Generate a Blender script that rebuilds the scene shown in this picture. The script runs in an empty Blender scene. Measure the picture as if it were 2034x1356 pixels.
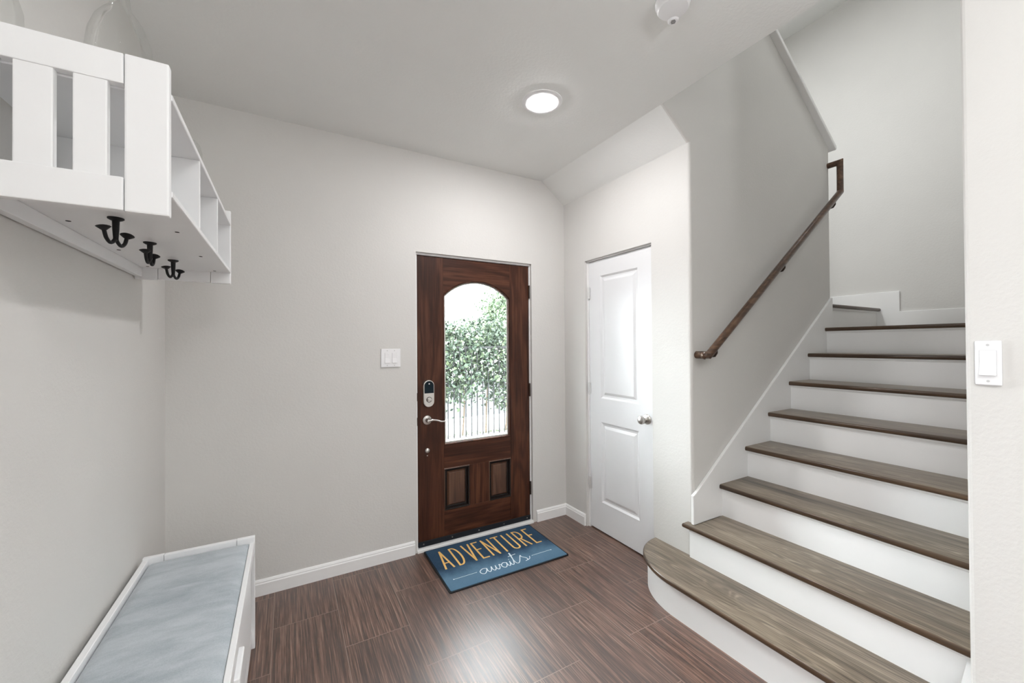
import bpy, bmesh, math, random
from mathutils import Vector, Matrix

R = math.radians
sc = bpy.context.scene
col = sc.collection

# ------------------------------------------------------------------ camera
CAM_H = 1.4181
yaw, pitch, roll = R(29.3888), R(0.4461), R(-0.4061)
fw = Vector((math.sin(yaw) * math.cos(pitch), math.cos(yaw) * math.cos(pitch), math.sin(pitch)))
ri = Vector((math.cos(yaw), -math.sin(yaw), 0))
up = ri.cross(fw)
ri2 = ri * math.cos(roll) + up * math.sin(roll)
up2 = -ri * math.sin(roll) + up * math.cos(roll)
cam_data = bpy.data.cameras.new('camera')
cam_data.sensor_fit = 'HORIZONTAL'
cam_data.sensor_width = 36.0
cam_data.lens = 792.4877 / 2034 * 36.0
cam_data.clip_start = 0.02
cam = bpy.data.objects.new('camera', cam_data)
M = Matrix.Identity(4)
for i in range(3):
    M[i][0], M[i][1], M[i][2] = ri2[i], up2[i], -fw[i]
M[2][3] = CAM_H
cam.matrix_world = M
col.objects.link(cam)
sc.camera = cam

# ------------------------------------------------------------------ world, lights, exposure
world = bpy.data.worlds.new('world')
sc.world = world
world.use_nodes = True
bg = world.node_tree.nodes['Background']
bg.inputs['Color'].default_value = (0.92, 0.97, 1.0, 1)
bg.inputs['Strength'].default_value = 25.0

sc.view_settings.view_transform = 'Standard'
sc.view_settings.look = 'None'
sc.view_settings.exposure = 0.42
sc.view_settings.gamma = 1.0
sc.view_settings.use_curve_mapping = False
sc.cycles.use_denoising = True
sc.cycles.max_bounces = 10
sc.cycles.diffuse_bounces = 6
sc.cycles.caustics_reflective = True
sc.cycles.caustics_refractive = False
sc.cycles.sample_clamp_indirect = 8.0


def area(name, loc, target, sx, sy, power, color=(1, 1, 1), shape='RECTANGLE'):
    l = bpy.data.lights.new(name, 'AREA')
    l.shape = shape
    l.size = sx
    l.size_y = sy
    l.energy = power
    l.color = color
    o = bpy.data.objects.new(name, l)
    o.location = loc
    d = Vector(target) - Vector(loc)
    o.rotation_euler = d.to_track_quat('-Z', 'Y').to_euler()
    col.objects.link(o)
    return o


# added area fills before solid walls behind the viewpoint; west one stands for daylight
area('west_daylight_fill', (-3.9, -0.95, 1.2), (0, -0.95, 1.15), 2.3, 1.9, 98, (0.95, 0.975, 1.0))
area('east_fill', (1.79, -1.6, 1.25), (-0.5, 0.6, 1.05), 1.2, 1.8, 9, (0.97, 0.985, 1.0))
# fill lights added behind the viewpoint: one under the ceiling, one aimed up
area('hall_ceiling_fill', (0.5, -0.5, 2.70), (0.5, -0.5, 0), 0.35, 0.35, 13, (0.97, 0.985, 1.0), 'DISK')
area('ceiling_bounce_fill', (0.5, -1.9, 1.75), (0.5, -1.9, 3), 0.4, 0.4, 62, (0.97, 0.985, 1.0), 'DISK')
# upstairs ceiling lamps above the upper flight and the landing
area('upstairs_lamp', (2.6, 2.2, 4.6), (2.6, 2.2, 0), 0.4, 0.4, 42, (0.96, 0.985, 1.0), 'DISK')
area('landing_lamp', (3.4, 0.95, 4.6), (3.4, 0.95, 0), 0.4, 0.4, 4, (0.96, 0.985, 1.0), 'DISK')


# ------------------------------------------------------------------ node helpers
class NT:
    def __init__(s, name):
        s.m = bpy.data.materials.new(name)
        s.m.use_nodes = True
        s.t = s.m.node_tree
        s.b = s.t.nodes['Principled BSDF']
        s.out = s.t.nodes['Material Output']

    def n(s, typ, **kw):
        nd = s.t.nodes.new(typ)
        for k, v in kw.items():
            setattr(nd, k, v)
        return nd

    def link(s, a, b):
        s.t.links.new(a, b)

    def setin(s, sock, v):
        if hasattr(v, 'is_output'):
            s.link(v, sock)
        else:
            sock.default_value = v

    def math(s, op, a, b=None, c=None):
        nd = s.n('ShaderNodeMath', operation=op)
        s.setin(nd.inputs[0], a)
        if b is not None:
            s.setin(nd.inputs[1], b)
        if c is not None:
            s.setin(nd.inputs[2], c)
        return nd.outputs[0]

    def obj(s):
        return s.n('ShaderNodeTexCoord').outputs['Object']

    def mapping(s, vec, scale=(1, 1, 1), loc=(0, 0, 0), rot=(0, 0, 0)):
        nd = s.n('ShaderNodeMapping')
        s.link(vec, nd.inputs['Vector'])
        nd.inputs['Scale'].default_value = scale
        nd.inputs['Location'].default_value = loc
        nd.inputs['Rotation'].default_value = rot
        return nd.outputs[0]

    def noise(s, vec, scale, detail=3, rough=0.5, dist=0.0):
        nd = s.n('ShaderNodeTexNoise')
        if vec is not None:
            s.link(vec, nd.inputs['Vector'])
        nd.inputs['Scale'].default_value = scale
        nd.inputs['Detail'].default_value = detail
        nd.inputs['Roughness'].default_value = rough
        nd.inputs['Distortion'].default_value = dist
        return nd.outputs['Fac']

    def ramp(s, fac, stops):
        nd = s.n('ShaderNodeValToRGB')
        s.link(fac, nd.inputs[0])
        e = nd.color_ramp.elements
        while len(e) < len(stops):
            e.new(0.5)
        for el, (p, c) in zip(e, stops):
            el.position = p
            el.color = (c[0], c[1], c[2], 1) if len(c) == 3 else c
        return nd.outputs[0]

    def mix(s, fac, a, b, blend='MIX'):
        nd = s.n('ShaderNodeMix', data_type='RGBA', blend_type=blend)
        s.setin(nd.inputs[0], fac)
        for sock, v in ((nd.inputs[6], a), (nd.inputs[7], b)):
            if hasattr(v, 'is_output'):
                s.link(v, sock)
            else:
                sock.default_value = (v[0], v[1], v[2], 1)
        return nd.outputs[2]

    def bump(s, h, strength=0.1, dist=0.01, normal=None):
        nd = s.n('ShaderNodeBump')
        nd.inputs['Strength'].default_value = strength
        nd.inputs['Distance'].default_value = dist
        s.link(h, nd.inputs['Height'])
        if normal is not None:
            s.link(normal, nd.inputs['Normal'])
        s.link(nd.outputs[0], s.b.inputs['Normal'])
        return nd.outputs[0]

    def base(s, c):
        if hasattr(c, 'is_output'):
            s.link(c, s.b.inputs['Base Color'])
        else:
            s.b.inputs['Base Color'].default_value = (c[0], c[1], c[2], 1)

    def pr(s, rough=0.5, metal=0.0, spec=0.5):
        s.b.inputs['Roughness'].default_value = rough
        s.b.inputs['Metallic'].default_value = metal
        s.b.inputs['Specular IOR Level'].default_value = spec


def plain(name, c, rough=0.5, metal=0.0, spec=0.5, nscale=None, namt=0.06, bump=0.0):
    m = NT(name)
    m.pr(rough, metal, spec)
    if nscale:
        f = m.noise(m.obj(), nscale, 4, 0.6)
        lo = tuple(x * (1 - namt) for x in c)
        hi = tuple(min(1, x * (1 + namt)) for x in c)
        m.base(m.ramp(f, [(0.3, lo), (0.7, hi)]))
        if bump:
            m.bump(f, bump, 0.004)
    else:
        m.base(c)
    return m.m


def paint(name, c, rough=0.6, spec=0.3, tex=0.12, scale=70):
    """orange-peel textured wall paint"""
    m = NT(name)
    m.pr(rough, 0, spec)
    v = m.obj()
    f = m.noise(v, 3.0, 3, 0.5)
    m.base(m.ramp(f, [(0.3, tuple(x * 0.985 for x in c)), (0.7, tuple(min(1, x * 1.01) for x in c))]))
    g = m.noise(v, scale, 4, 0.55)
    m.bump(m.ramp(g, [(0.4, (0, 0, 0)), (0.62, (1, 1, 1))]), tex, 0.003)
    return m.m


def wood(name, axis, cols, fine=60, rough=0.4, cath=0.5, spec=0.5, seed=0.0, bands=6.0, bump=0.08):
    """stained timber, grain along axis (0 x, 1 y, 2 z)"""
    m = NT(name)
    m.pr(rough, 0, spec)
    v = m.obj()
    s1 = [fine, fine, fine]
    s1[axis] = fine * 0.035
    s2 = [bands, bands, bands]
    s2[axis] = bands * 0.12
    fineg = m.noise(m.mapping(v, s1, (seed, seed * .7, seed * 1.3)), 1.0, 5, 0.65)
    big = m.noise(m.mapping(v, s2, (seed * 2, seed, seed)), 1.0, 4, 0.55, 0.4)
    rings = m.math('SINE', m.math('MULTIPLY', big, 55.0))
    rings = m.math('MULTIPLY_ADD', rings, 0.5, 0.5)
    tone = m.math('ADD', m.math('MULTIPLY', fineg, 1 - cath), m.math('MULTIPLY', m.math('ADD', m.math('MULTIPLY', rings, 0.35), m.math('MULTIPLY', big, 0.65)), cath))
    c = m.ramp(tone, [(0.28, cols[0]), (0.5, cols[1]), (0.72, cols[2])])
    m.base(c)
    m.bump(fineg, bump, 0.002)
    return m.m


# ------------------------------------------------------------------ mesh helpers
def newbm():
    return bmesh.new()


def box(bm, x0, x1, y0, y1, z0, z1, bev=0.0, seg=2, mi=0):
    vs = [bm.verts.new(p) for p in ((x0, y0, z0), (x1, y0, z0), (x1, y1, z0), (x0, y1, z0), (x0, y0, z1), (x1, y0, z1), (x1, y1, z1), (x0, y1, z1))]
    fs = [bm.faces.new([vs[i] for i in f]) for f in ((0, 3, 2, 1), (4, 5, 6, 7), (0, 1, 5, 4), (1, 2, 6, 5), (2, 3, 7, 6), (3, 0, 4, 7))]
    for f in fs:
        f.material_index = mi
    if bev > 0:
        es = list({e for f in fs for e in f.edges})
        bmesh.ops.bevel(bm, geom=es, offset=bev, segments=seg, profile=0.6, affect='EDGES')
    return vs


def prism(bm, pts, axis, a0, a1, bev=0.0, seg=2, which=None, mi=0):
    """extrude 2-D polygon along axis; pts are the other two coordinates in cyclic (x,y,z) order kept ascending"""
    def mk(p, a):
        if axis == 0:
            return (a, p[0], p[1])
        if axis == 1:
            return (p[0], a, p[1])
        return (p[0], p[1], a)
    lo = [bm.verts.new(mk(p, a0)) for p in pts]
    hi = [bm.verts.new(mk(p, a1)) for p in pts]
    fs = [bm.faces.new(lo), bm.faces.new(hi[::-1])]
    n = len(pts)
    for i in range(n):
        fs.append(bm.faces.new((lo[i], hi[i], hi[(i + 1) % n], lo[(i + 1) % n])))
    bmesh.ops.recalc_face_normals(bm, faces=fs)
    for f in fs:
        f.material_index = mi
    if bev > 0:
        es = list({e for f in fs for e in f.edges})
        if which:
            es = [e for e in es if which(e)]
        bmesh.ops.bevel(bm, geom=es, offset=bev, segments=seg, profile=0.5, affect='EDGES')
    return lo, hi


def lathe(bm, prof, center, axis='z', seg=32, flip=False, caps=True):
    """profile [(r, h)] spun about an axis through center"""
    c = Vector(center)
    rings = []
    for r, h in prof:
        ring = []
        for k in range(seg):
            a = 2 * math.pi * k / seg
            u, w = r * math.cos(a), r * math.sin(a)
            if axis == 'z':
                p = Vector((u, w, h))
            elif axis == 'y':
                p = Vector((u, h, w))
            else:
                p = Vector((h, u, w))
            ring.append(bm.verts.new(c + p))
        rings.append(ring)
    fs = []
    for a, b in zip(rings, rings[1:]):
        for k in range(seg):
            fs.append(bm.faces.new((a[k], a[(k + 1) % seg], b[(k + 1) % seg], b[k])))
    if caps:
        if prof[0][0] > 1e-5:
            fs.append(bm.faces.new(rings[0][::-1]))
        if prof[-1][0] > 1e-5:
            fs.append(bm.faces.new(rings[-1]))
    bmesh.ops.recalc_face_normals(bm, faces=fs)
    return fs


def tube(bm, pts, rads, seg=12, caps=True):
    pts = [Vector(p) for p in pts]
    if not isinstance(rads, (list, tuple)):
        rads = [rads] * len(pts)
    rings = []
    prevn = None
    for i, p in enumerate(pts):
        if i == 0:
            t = (pts[1] - p).normalized()
        elif i == len(pts) - 1:
            t = (p - pts[i - 1]).normalized()
        else:
            t = ((pts[i + 1] - p).normalized() + (p - pts[i - 1]).normalized()).normalized()
        if prevn is None:
            a = Vector((0, 0, 1)) if abs(t.z) < 0.9 else Vector((1, 0, 0))
            nrm = (a - t * a.dot(t)).normalized()
        else:
            nrm = (prevn - t * prevn.dot(t)).normalized()
        prevn = nrm
        bn = t.cross(nrm)
        sc_ = 1.0
        if 0 < i < len(pts) - 1:
            cosang = max(0.5, t.dot((p - pts[i - 1]).normalized()))
            sc_ = 1.0 / cosang
        ring = []
        # mitre: stretch in the bend plane
        bend = None
        if 0 < i < len(pts) - 1 and sc_ > 1.001:
            b = ((pts[i + 1] - p).normalized() - (p - pts[i - 1]).normalized())
            bend = b.normalized() if b.length > 1e-6 else None
        for k in range(seg):
            an = 2 * math.pi * k / seg
            off = (nrm * math.cos(an) + bn * math.sin(an)) * rads[i]
            if bend is not None:
                off = off + bend * off.dot(bend) * (sc_ - 1)
            ring.append(bm.verts.new(p + off))
        rings.append(ring)
    fs = []
    for a, b in zip(rings, rings[1:]):
        for k in range(seg):
            fs.append(bm.faces.new((a[k], a[(k + 1) % seg], b[(k + 1) % seg], b[k])))
    if caps:
        fs.append(bm.faces.new(rings[0][::-1]))
        fs.append(bm.faces.new(rings[-1]))
    bmesh.ops.recalc_face_normals(bm, faces=fs)


def mesh(name, bm, mats, parent=None, smooth=False, loc=None):
    me = bpy.data.meshes.new(name)
    if smooth:
        for f in bm.faces:
            f.smooth = True
    bm.normal_update()
    bm.to_mesh(me)
    bm.free()
    o = bpy.data.objects.new(name, me)
    for m in (mats if isinstance(mats, (list, tuple)) else [mats]):
        me.materials.append(m)
    col.objects.link(o)
    if smooth:
        try:
            me.set_sharp_from_angle(angle=R(38))
        except Exception:
            pass
    if parent is not None:
        o.parent = parent
        o.matrix_parent_inverse = Matrix.Translation(-Vector(parent.location)) if parent.rotation_euler.z == 0 else parent.matrix_basis.inverted()
    if loc:
        o.location = loc
    return o


def thing(name, label, cat, loc=(0, 0, 0), group=None, rz=0.0):
    o = bpy.data.objects.new(name, None)
    o.location = loc
    o.rotation_euler = (0, 0, rz)
    o.empty_display_size = 0.05
    o['label'] = label
    o['category'] = cat
    if group:
        o['group'] = group
    col.objects.link(o)
    return o


def tag(o, label, cat, group=None, kind=None):
    if label:
        o['label'] = label
    if cat:
        o['category'] = cat
    if group:
        o['group'] = group
    if kind:
        o['kind'] = kind
    return o


def struct(name, bm, mats, label=None, cat=None, smooth=False):
    o = mesh(name, bm, mats, None, smooth)
    o['kind'] = 'structure'
    if label:
        o['label'] = label
    if cat:
        o['category'] = cat
    return o


def structroot(name, label, cat, loc=(0, 0, 0)):
    o = thing(name, label, cat, loc)
    o['kind'] = 'structure'
    return o


ZSTEP = [0]


def ribbon(bm, pts, w, z, closed=False):
    """flat stroke in the xy plane; sharp corners are split into separate strips a hair apart in height"""
    P = [Vector((p[0], p[1])) for p in pts]
    runs, cur = [], [P[0]]
    for i in range(1, len(P)):
        cur.append(P[i])
        if i < len(P) - 1:
            a, b = (P[i] - P[i - 1]), (P[i + 1] - P[i])
            if a.length > 1e-7 and b.length > 1e-7 and a.angle(b) > R(50):
                runs.append(cur)
                cur = [P[i]]
    runs.append(cur)
    for q in runs:
        q = [p for k, p in enumerate(q) if k == 0 or (p - q[k - 1]).length > 1e-6]
        if len(q) < 2:
            continue
        d0, d1 = (q[1] - q[0]).normalized(), (q[-1] - q[-2]).normalized()
        q[0] = q[0] - d0 * w * 0.38
        q[-1] = q[-1] + d1 * w * 0.38
        ZSTEP[0] = (ZSTEP[0] + 1) % 7
        zz_ = z + ZSTEP[0] * 0.00013
        L, Rr = [], []
        for k, p in enumerate(q):
            if k == 0:
                t, m_ = d0, 1.0
            elif k == len(q) - 1:
                t, m_ = d1, 1.0
            else:
                u, v = (p - q[k - 1]).normalized(), (q[k + 1] - p).normalized()
                t = (u + v).normalized()
                m_ = 1.0 / max(0.6, t.dot(u))
            n = Vector((-t.y, t.x)) * w / 2 * m_
            L.append(bm.verts.new((p.x + n.x, p.y + n.y, zz_)))
            Rr.append(bm.verts.new((p.x - n.x, p.y - n.y, zz_)))
        for k in range(len(q) - 1):
            bm.faces.new((Rr[k], Rr[k + 1], L[k + 1], L[k]))


def catmull(pts, sub=6):
    out = []
    P = [Vector((p[0], p[1], p[2] if len(p) > 2 else 0)) for p in pts]
    for i in range(len(P) - 1):
        p0 = P[max(i - 1, 0)]
        p1, p2 = P[i], P[i + 1]
        p3 = P[min(i + 2, len(P) - 1)]
        for k in range(sub):
            t = k / sub
            out.append(0.5 * ((2 * p1) + (-p0 + p2) * t + (2 * p0 - 5 * p1 + 4 * p2 - p3) * t * t + (-p0 + 3 * p1 - 3 * p2 + p3) * t ** 3))
    out.append(P[-1])
    return out


# ------------------------------------------------------------------ materials
WALL = (0.655, 0.644, 0.622)
m_wall = paint('greige_wall_paint', WALL, 0.62, 0.25, 0.10, 80)
m_ceil = paint('white_ceiling_paint', (0.80, 0.805, 0.79), 0.7, 0.2, 0.13, 70)
m_trim = plain('white_trim_paint', (0.84, 0.84, 0.835), 0.35, 0, 0.45, 6, 0.01)
m_white = plain('white_painted_wood', (0.85, 0.855, 0.86), 0.38, 0, 0.45, 8, 0.012)
m_door2 = plain('white_door_paint', (0.765, 0.77, 0.78), 0.32, 0, 0.45, 5, 0.01)
m_nickel = plain('satin_nickel', (0.62, 0.60, 0.57), 0.3, 1.0, 0.5)
m_black = plain('black_iron', (0.012, 0.012, 0.013), 0.55, 0, 0.25)
m_dark = plain('black_recess', (0.02, 0.018, 0.017), 0.8, 0, 0.2)
m_bronze = plain('dark_bronze_hinge', (0.05, 0.035, 0.028), 0.4, 0.7, 0.5)
m_plastic = plain('white_plastic', (0.82, 0.82, 0.83), 0.3, 0, 0.5)
m_greyplastic = plain('grey_plastic', (0.55, 0.55, 0.55), 0.5, 0, 0.4)
m_blackglass = plain('black_gloss_touchscreen', (0.004, 0.012, 0.018), 0.3, 0, 0.15)
m_rubber = plain('dark_rubber', (0.010, 0.012, 0.016), 0.7, 0, 0.3)
m_yellow = plain('mustard_print', (0.80, 0.49, 0.17), 0.85, 0, 0.15, 300, 0.12)
m_script = plain('pale_print', (0.74, 0.82, 0.86), 0.85, 0, 0.15, 300, 0.1)
m_alu = plain('white_threshold', (0.70, 0.70, 0.69), 0.4, 0, 0.4, 20, 0.05)


def make_floor_mat():
    m = NT('wood_look_tile')
    v = m.obj()
    sep = m.n('ShaderNodeSeparateXYZ')
    m.link(v, sep.inputs[0])
    x, y = sep.outputs[0], sep.outputs[1]
    PW, PL = 0.3018, 0.6085
    u = m.math('DIVIDE', m.math('ADD', x, 0.0665), PW)
    colu = m.math('FLOOR', u)
    fu = m.math('FRACT', u)
    par = m.math('FLOORED_MODULO', colu, 2.0)
    w = m.math('DIVIDE', m.math('ADD', m.math('SUBTRACT', y, 2.345), m.math('MULTIPLY', par, 0.310)), PL)
    row = m.math('FLOOR', w)
    fv = m.math('FRACT', w)
    du = m.math('MULTIPLY', m.math('MINIMUM', fu, m.math('SUBTRACT', 1.0, fu)), PW)
    dv = m.math('MULTIPLY', m.math('MINIMUM', fv, m.math('SUBTRACT', 1.0, fv)), PL)
    dd = m.math('MINIMUM', du, dv)
    grout = m.math('LESS_THAN', dd, 0.0019)
    comb = m.n('ShaderNodeCombineXYZ')
    m.link(colu, comb.inputs[0])
    m.link(row, comb.inputs[1])
    wn = m.n('ShaderNodeTexWhiteNoise', noise_dimensions='3D')
    m.link(comb.outputs[0], wn.inputs['Vector'])
    rnd = wn.outputs['Value']
    # per-tile shifted coordinates
    addv = m.n('ShaderNodeVectorMath', operation='MULTIPLY_ADD')
    m.link(wn.outputs['Color'], addv.inputs[0])
    addv.inputs[1].default_value = (7, 7, 7)
    m.link(v, addv.inputs[2])
    g1 = m.noise(m.mapping(addv.outputs[0], (210, 5.0, 1)), 1.0, 3, 0.6)
    g2 = m.noise(m.mapping(addv.outputs[0], (75, 1.6, 1)), 1.0, 2, 0.5)
    g3 = m.noise(m.mapping(addv.outputs[0], (4, 1.5, 1)), 1.0, 2, 0.5)
    g = m.math('ADD', m.math('MULTIPLY', g1, 0.62), m.math('ADD', m.math('MULTIPLY', g2, 0.30), m.math('MULTIPLY', g3, 0.08)))
    c = m.ramp(g, [(0.38, (0.024, 0.0075, 0.0035)), (0.47, (0.068, 0.026, 0.013)), (0.56, (0.165, 0.082, 0.052)), (0.66, (0.29, 0.18, 0.13))])
    bright = m.math('MULTIPLY_ADD', rnd, 0.25, 0.88)
    bc = m.n('ShaderNodeCombineXYZ')
    for i in range(3):
        m.link(bright, bc.inputs[i])
    c = m.mix(1.0, c, bc.outputs[0], 'MULTIPLY')
    c = m.mix(grout, c, (0.24, 0.165, 0.13))
    m.base(c)
    rg = m.math('MULTIPLY_ADD', g1, 0.12, 0.44)
    rg = m.math('MAXIMUM', rg, m.math('MULTIPLY', grout, 0.8))
    m.link(rg, m.b.inputs['Roughness'])
    m.b.inputs['Specular IOR Level'].default_value = 0.5
    m.b.inputs['Coat Weight'].default_value = 1.0
    m.b.inputs['Coat IOR'].default_value = 1.7
    m.b.inputs['Coat Roughness'].default_value = 0.40
    h = m.math('SUBTRACT', m.math('MULTIPLY', g1, 0.25), grout)
    m.bump(h, 0.22, 0.0015)
    return m.m


m_floor = make_floor_mat()
TREAD = [(0.035, 0.024, 0.016), (0.19, 0.145, 0.10), (0.36, 0.29, 0.21)]


def oak(name, axis, seed):
    """weathered oak: greyed flat top, shade of the nosing put into the colour"""
    m = NT(name)
    m.pr(0.3, 0, 0.5)
    v = m.obj()
    s1 = [170.0] * 3
    s1[axis] = 5.0
    s2 = [9.0] * 3
    s2[axis] = 1.3
    s3 = [22.0] * 3
    s3[axis] = 1.0
    fine = m.noise(m.mapping(v, s1, (seed, seed, seed)), 1.0, 4, 0.6)
    big = m.noise(m.mapping(v, s2, (seed * 2, seed, seed)), 1.0, 3, 0.5, 0.6)
    mid = m.noise(m.mapping(v, s3, (seed, seed * 3, seed)), 1.0, 3, 0.6)
    rings = m.math('MULTIPLY_ADD', m.math('SINE', m.math('MULTIPLY', big, 95.0)), 0.5, 0.5)
    rings = m.math('POWER', rings, 2.0)
    tone = m.math('ADD', m.math('MULTIPLY', fine, 0.36), m.math('ADD', m.math('MULTIPLY', mid, 0.36), m.math('MULTIPLY', big, 0.28)))
    c = m.ramp(tone, [(0.36, (0.045, 0.034, 0.025)), (0.45, (0.16, 0.127, 0.094)), (0.55, (0.30, 0.245, 0.185)), (0.66, (0.42, 0.35, 0.275))])
    mask = m.math('MULTIPLY', m.math('SUBTRACT', 1.0, rings), m.ramp(mid, [(0.42, (0, 0, 0)), (0.62, (1, 1, 1))]))
    c = m.mix(m.math('MULTIPLY', mask, 0.72), c, (0.085, 0.066, 0.05))
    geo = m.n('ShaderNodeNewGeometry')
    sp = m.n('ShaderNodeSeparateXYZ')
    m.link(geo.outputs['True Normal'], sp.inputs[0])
    edge = m.ramp(sp.outputs[2], [(0.80, (1, 1, 1)), (0.97, (0, 0, 0))])  # faces turned off level get darker browns, shading painted into the wood
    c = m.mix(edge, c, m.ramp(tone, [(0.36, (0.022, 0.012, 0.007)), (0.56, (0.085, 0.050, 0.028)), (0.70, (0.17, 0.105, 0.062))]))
    m.base(c)
    m.bump(fine, 0.06, 0.002)
    return m.m


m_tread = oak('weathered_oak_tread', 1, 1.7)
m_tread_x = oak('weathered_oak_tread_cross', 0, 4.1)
DOORC = [(0.014, 0.005, 0.003), (0.056, 0.0185, 0.0095), (0.118, 0.045, 0.022)]
m_dwood_v = wood('mahogany_vertical', 2, DOORC, 90, 0.42, 0.45, 0.25, 0.3, 4.0, 0.05)
m_dwood_h = wood('mahogany_horizontal', 0, DOORC, 90, 0.42, 0.45, 0.25, 2.3, 4.0, 0.05)
DOORP = [(0.03, 0.014, 0.009), (0.085, 0.04, 0.024), (0.15, 0.075, 0.045)]
m_dpanel = wood('mahogany_panel', 2, DOORP, 80, 0.36, 0.4, 0.5, 5.1, 5.0, 0.05)
RAIL = [(0.02, 0.010, 0.006), (0.082, 0.043, 0.025), (0.18, 0.103, 0.06)]
m_groove = plain('dark_panel_groove', (0.008, 0.005, 0.004), 0.45, 0, 0.3)
m_rail = wood('dark_walnut_rail', 0, RAIL, 50, 0.28, 0.4, 0.5, 3.3, 6.0, 0.04)


def glass_mat(name, tint=(1, 1, 1), refl=1.0):
    m = NT(name)
    m.t.nodes.remove(m.b)
    tr = m.n('ShaderNodeBsdfTransparent')
    tr.inputs[0].default_value = (*tint, 1)
    gl = m.n('ShaderNodeBsdfGlossy')
    gl.inputs['Roughness'].default_value = 0.02
    fr = m.n('ShaderNodeFresnel')
    fr.inputs[0].default_value = 1.45
    mx = m.n('ShaderNodeMixShader')
    m.link(m.math('MULTIPLY', fr.outputs[0], refl), mx.inputs[0])
    m.link(tr.outputs[0], mx.inputs[1])
    m.link(gl.outputs[0], mx.inputs[2])
    m.link(mx.outputs[0], m.out.inputs['Surface'])
    return m.m


m_glass = glass_mat('clear_door_glass', (0.97, 0.985, 0.98), 0.8)
m_vase = glass_mat('clear_vase_glass', (0.985, 0.99, 0.985), 0.35)


def emis(name, c, s):
    m = NT(name)
    m.base((0.8, 0.8, 0.8))
    m.b.inputs['Emission Color'].default_value = (*c, 1)
    m.b.inputs['Emission Strength'].default_value = s
    return m.m


m_lens = emis('lamp_lens', (1.0, 0.985, 1.0), 235.0)

# ------------------------------------------------------------------ room shell
XL, YD, XC, YH = -0.5564, 2.7035, 2.031, 1.498
ZC, ZS, XS = 2.747, 2.5845, 1.8137
XE, XF = 3.7053, 4.6717
XR, YR = 1.815, 0.3865
YO = 2.86          # outer face of the front wall

bm = newbm()
box(bm, -4.12, XF + 0.12, -4.62, 2.86, -0.12, 0.0)
struct('floor', bm, m_floor, 'brown wood-look tile floor laid in staggered planks', 'floor')

bm = newbm()
box(bm, -4.12, XS, -4.62, YD, ZC, 3.05)
struct('ceiling', bm, m_ceil, 'white textured ceiling over the entry', 'ceiling')

OX0, OX1, OZ = 0.770, 1.7045, 2.062
bm = newbm()
box(bm, XL - 0.12, OX0, YD, YO, 0, 3.05)
box(bm, OX1, XF, YD, YO, 0, 3.05)
box(bm, OX0, OX1, YD, YO, OZ, 3.05)
struct('wall_front', bm, m_wall, 'greige painted wall holding the wooden front door', 'wall')

bm = newbm()
box(bm, XL - 0.12, XL, 0.25, YD, 0, ZC)
struct('wall_left', bm, m_wall, 'pale painted wall behind the white bench and shelf', 'wall')

# closet wall with door opening and the sloping soffit above it
CY0, CY1 = 1.783, 2.4365
bm = newbm()
box(bm, XC, XC + 0.11, YH + 0.018, CY0, 0, ZS)
box(bm, XC, XC + 0.11, CY1, YD, 0, ZS)
box(bm, XC, XC + 0.11, CY0, CY1, 2.066, ZS)
struct('wall_closet', bm, m_wall, 'short wall around the white closet door', 'wall')

bm = newbm()
prism(bm, [(XC, ZS), (XC + 0.11, ZS), (XC + 0.11, 3.05), (XS, 3.05), (XS, ZC)], 1, YH + 0.018, YD)
struct('trim_1', bm, m_ceil, 'sloping painted soffit between ceiling and closet wall', 'soffit')

# handrail wall: one slab that follows the soffit at its left and the upper flight along its top
SL = 0.1913 / 0.2648
ztop = lambda x: 2.945 + (XE - x) * SL
bm = newbm()
chain = [(XC, 0.0), (XC, ZS), (XS, ZC)]
poly = [(XC, 0.0), (XE, 0.0), (XE, 2.945), (XS, ztop(XS)), (XS, ZC), (XC, ZS)]


def bull(e):
    a, b = e.verts
    if abs(a.co.y - YH) > 1e-4 or abs(b.co.y - YH) > 1e-4:
        return False
    on = lambda c: any(abs(c.x - q[0]) < 1e-4 and abs(c.z - q[1]) < 1e-4 for q in chain)
    return on(a.co) and on(b.co)


prism(bm, poly, 1, YH, YH + 0.0178, 0.0165, 4, bull)
XB = XC + 0.112
prism(bm, [(XB, 0.0), (XE, 0.0), (XE, 2.945), (XB, ztop(XB))], 1, YH + 0.0178, YH + 0.115)
struct('wall_stair', bm, m_wall, 'greige wall carrying the dark handrail beside the stairs', 'wall')

# cap along the sloping top of that wall
bm = newbm()
pts = []
x0c, x1c = XS + 0.02, XE + 0.035
o = 0.026
prism(bm, [(x0c, ztop(x0c)), (x1c, ztop(x1c) + 0.0), (x1c + 0.012, ztop(x1c) + 0.028), (x0c, ztop(x0c) + 0.036)], 1, YH - 0.042, YH + 0.157, 0.005, 2)
struct('trim_2', bm, m_trim, 'painted sloping cap on top of the handrail wall', 'trim')

# wall at the far end of the landing, upstairs enclosure
bm = newbm()
box(bm, XF, XF + 0.12, YR - 0.12, 3.2, 0, 4.68)
struct('wall_landing', bm, m_wall, 'tall pale wall facing the top of the stairs', 'wall')
bm = newbm()
box(bm, -0.6, XF + 0.12, -0.6, 3.2, 4.68, 4.8)
struct('ceiling_upper', bm, m_ceil, 'white ceiling above the stairwell', 'ceiling')
bm = newbm()
box(bm, -0.6, XF, 2.72, 2.86, 3.05, 4.68)
struct('wall_upper', bm, m_wall, 'upstairs wall behind the upper flight', 'wall')
bm = newbm()
box(bm, -0.6, -0.5, -0.6, 2.86, 3.05, 4.68)
box(bm, -0.5, XR + 0.2, -0.6, -0.5, 3.05, 4.68)
struct('wall_hall', bm, m_wall, 'upstairs hall wall', 'wall')

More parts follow.
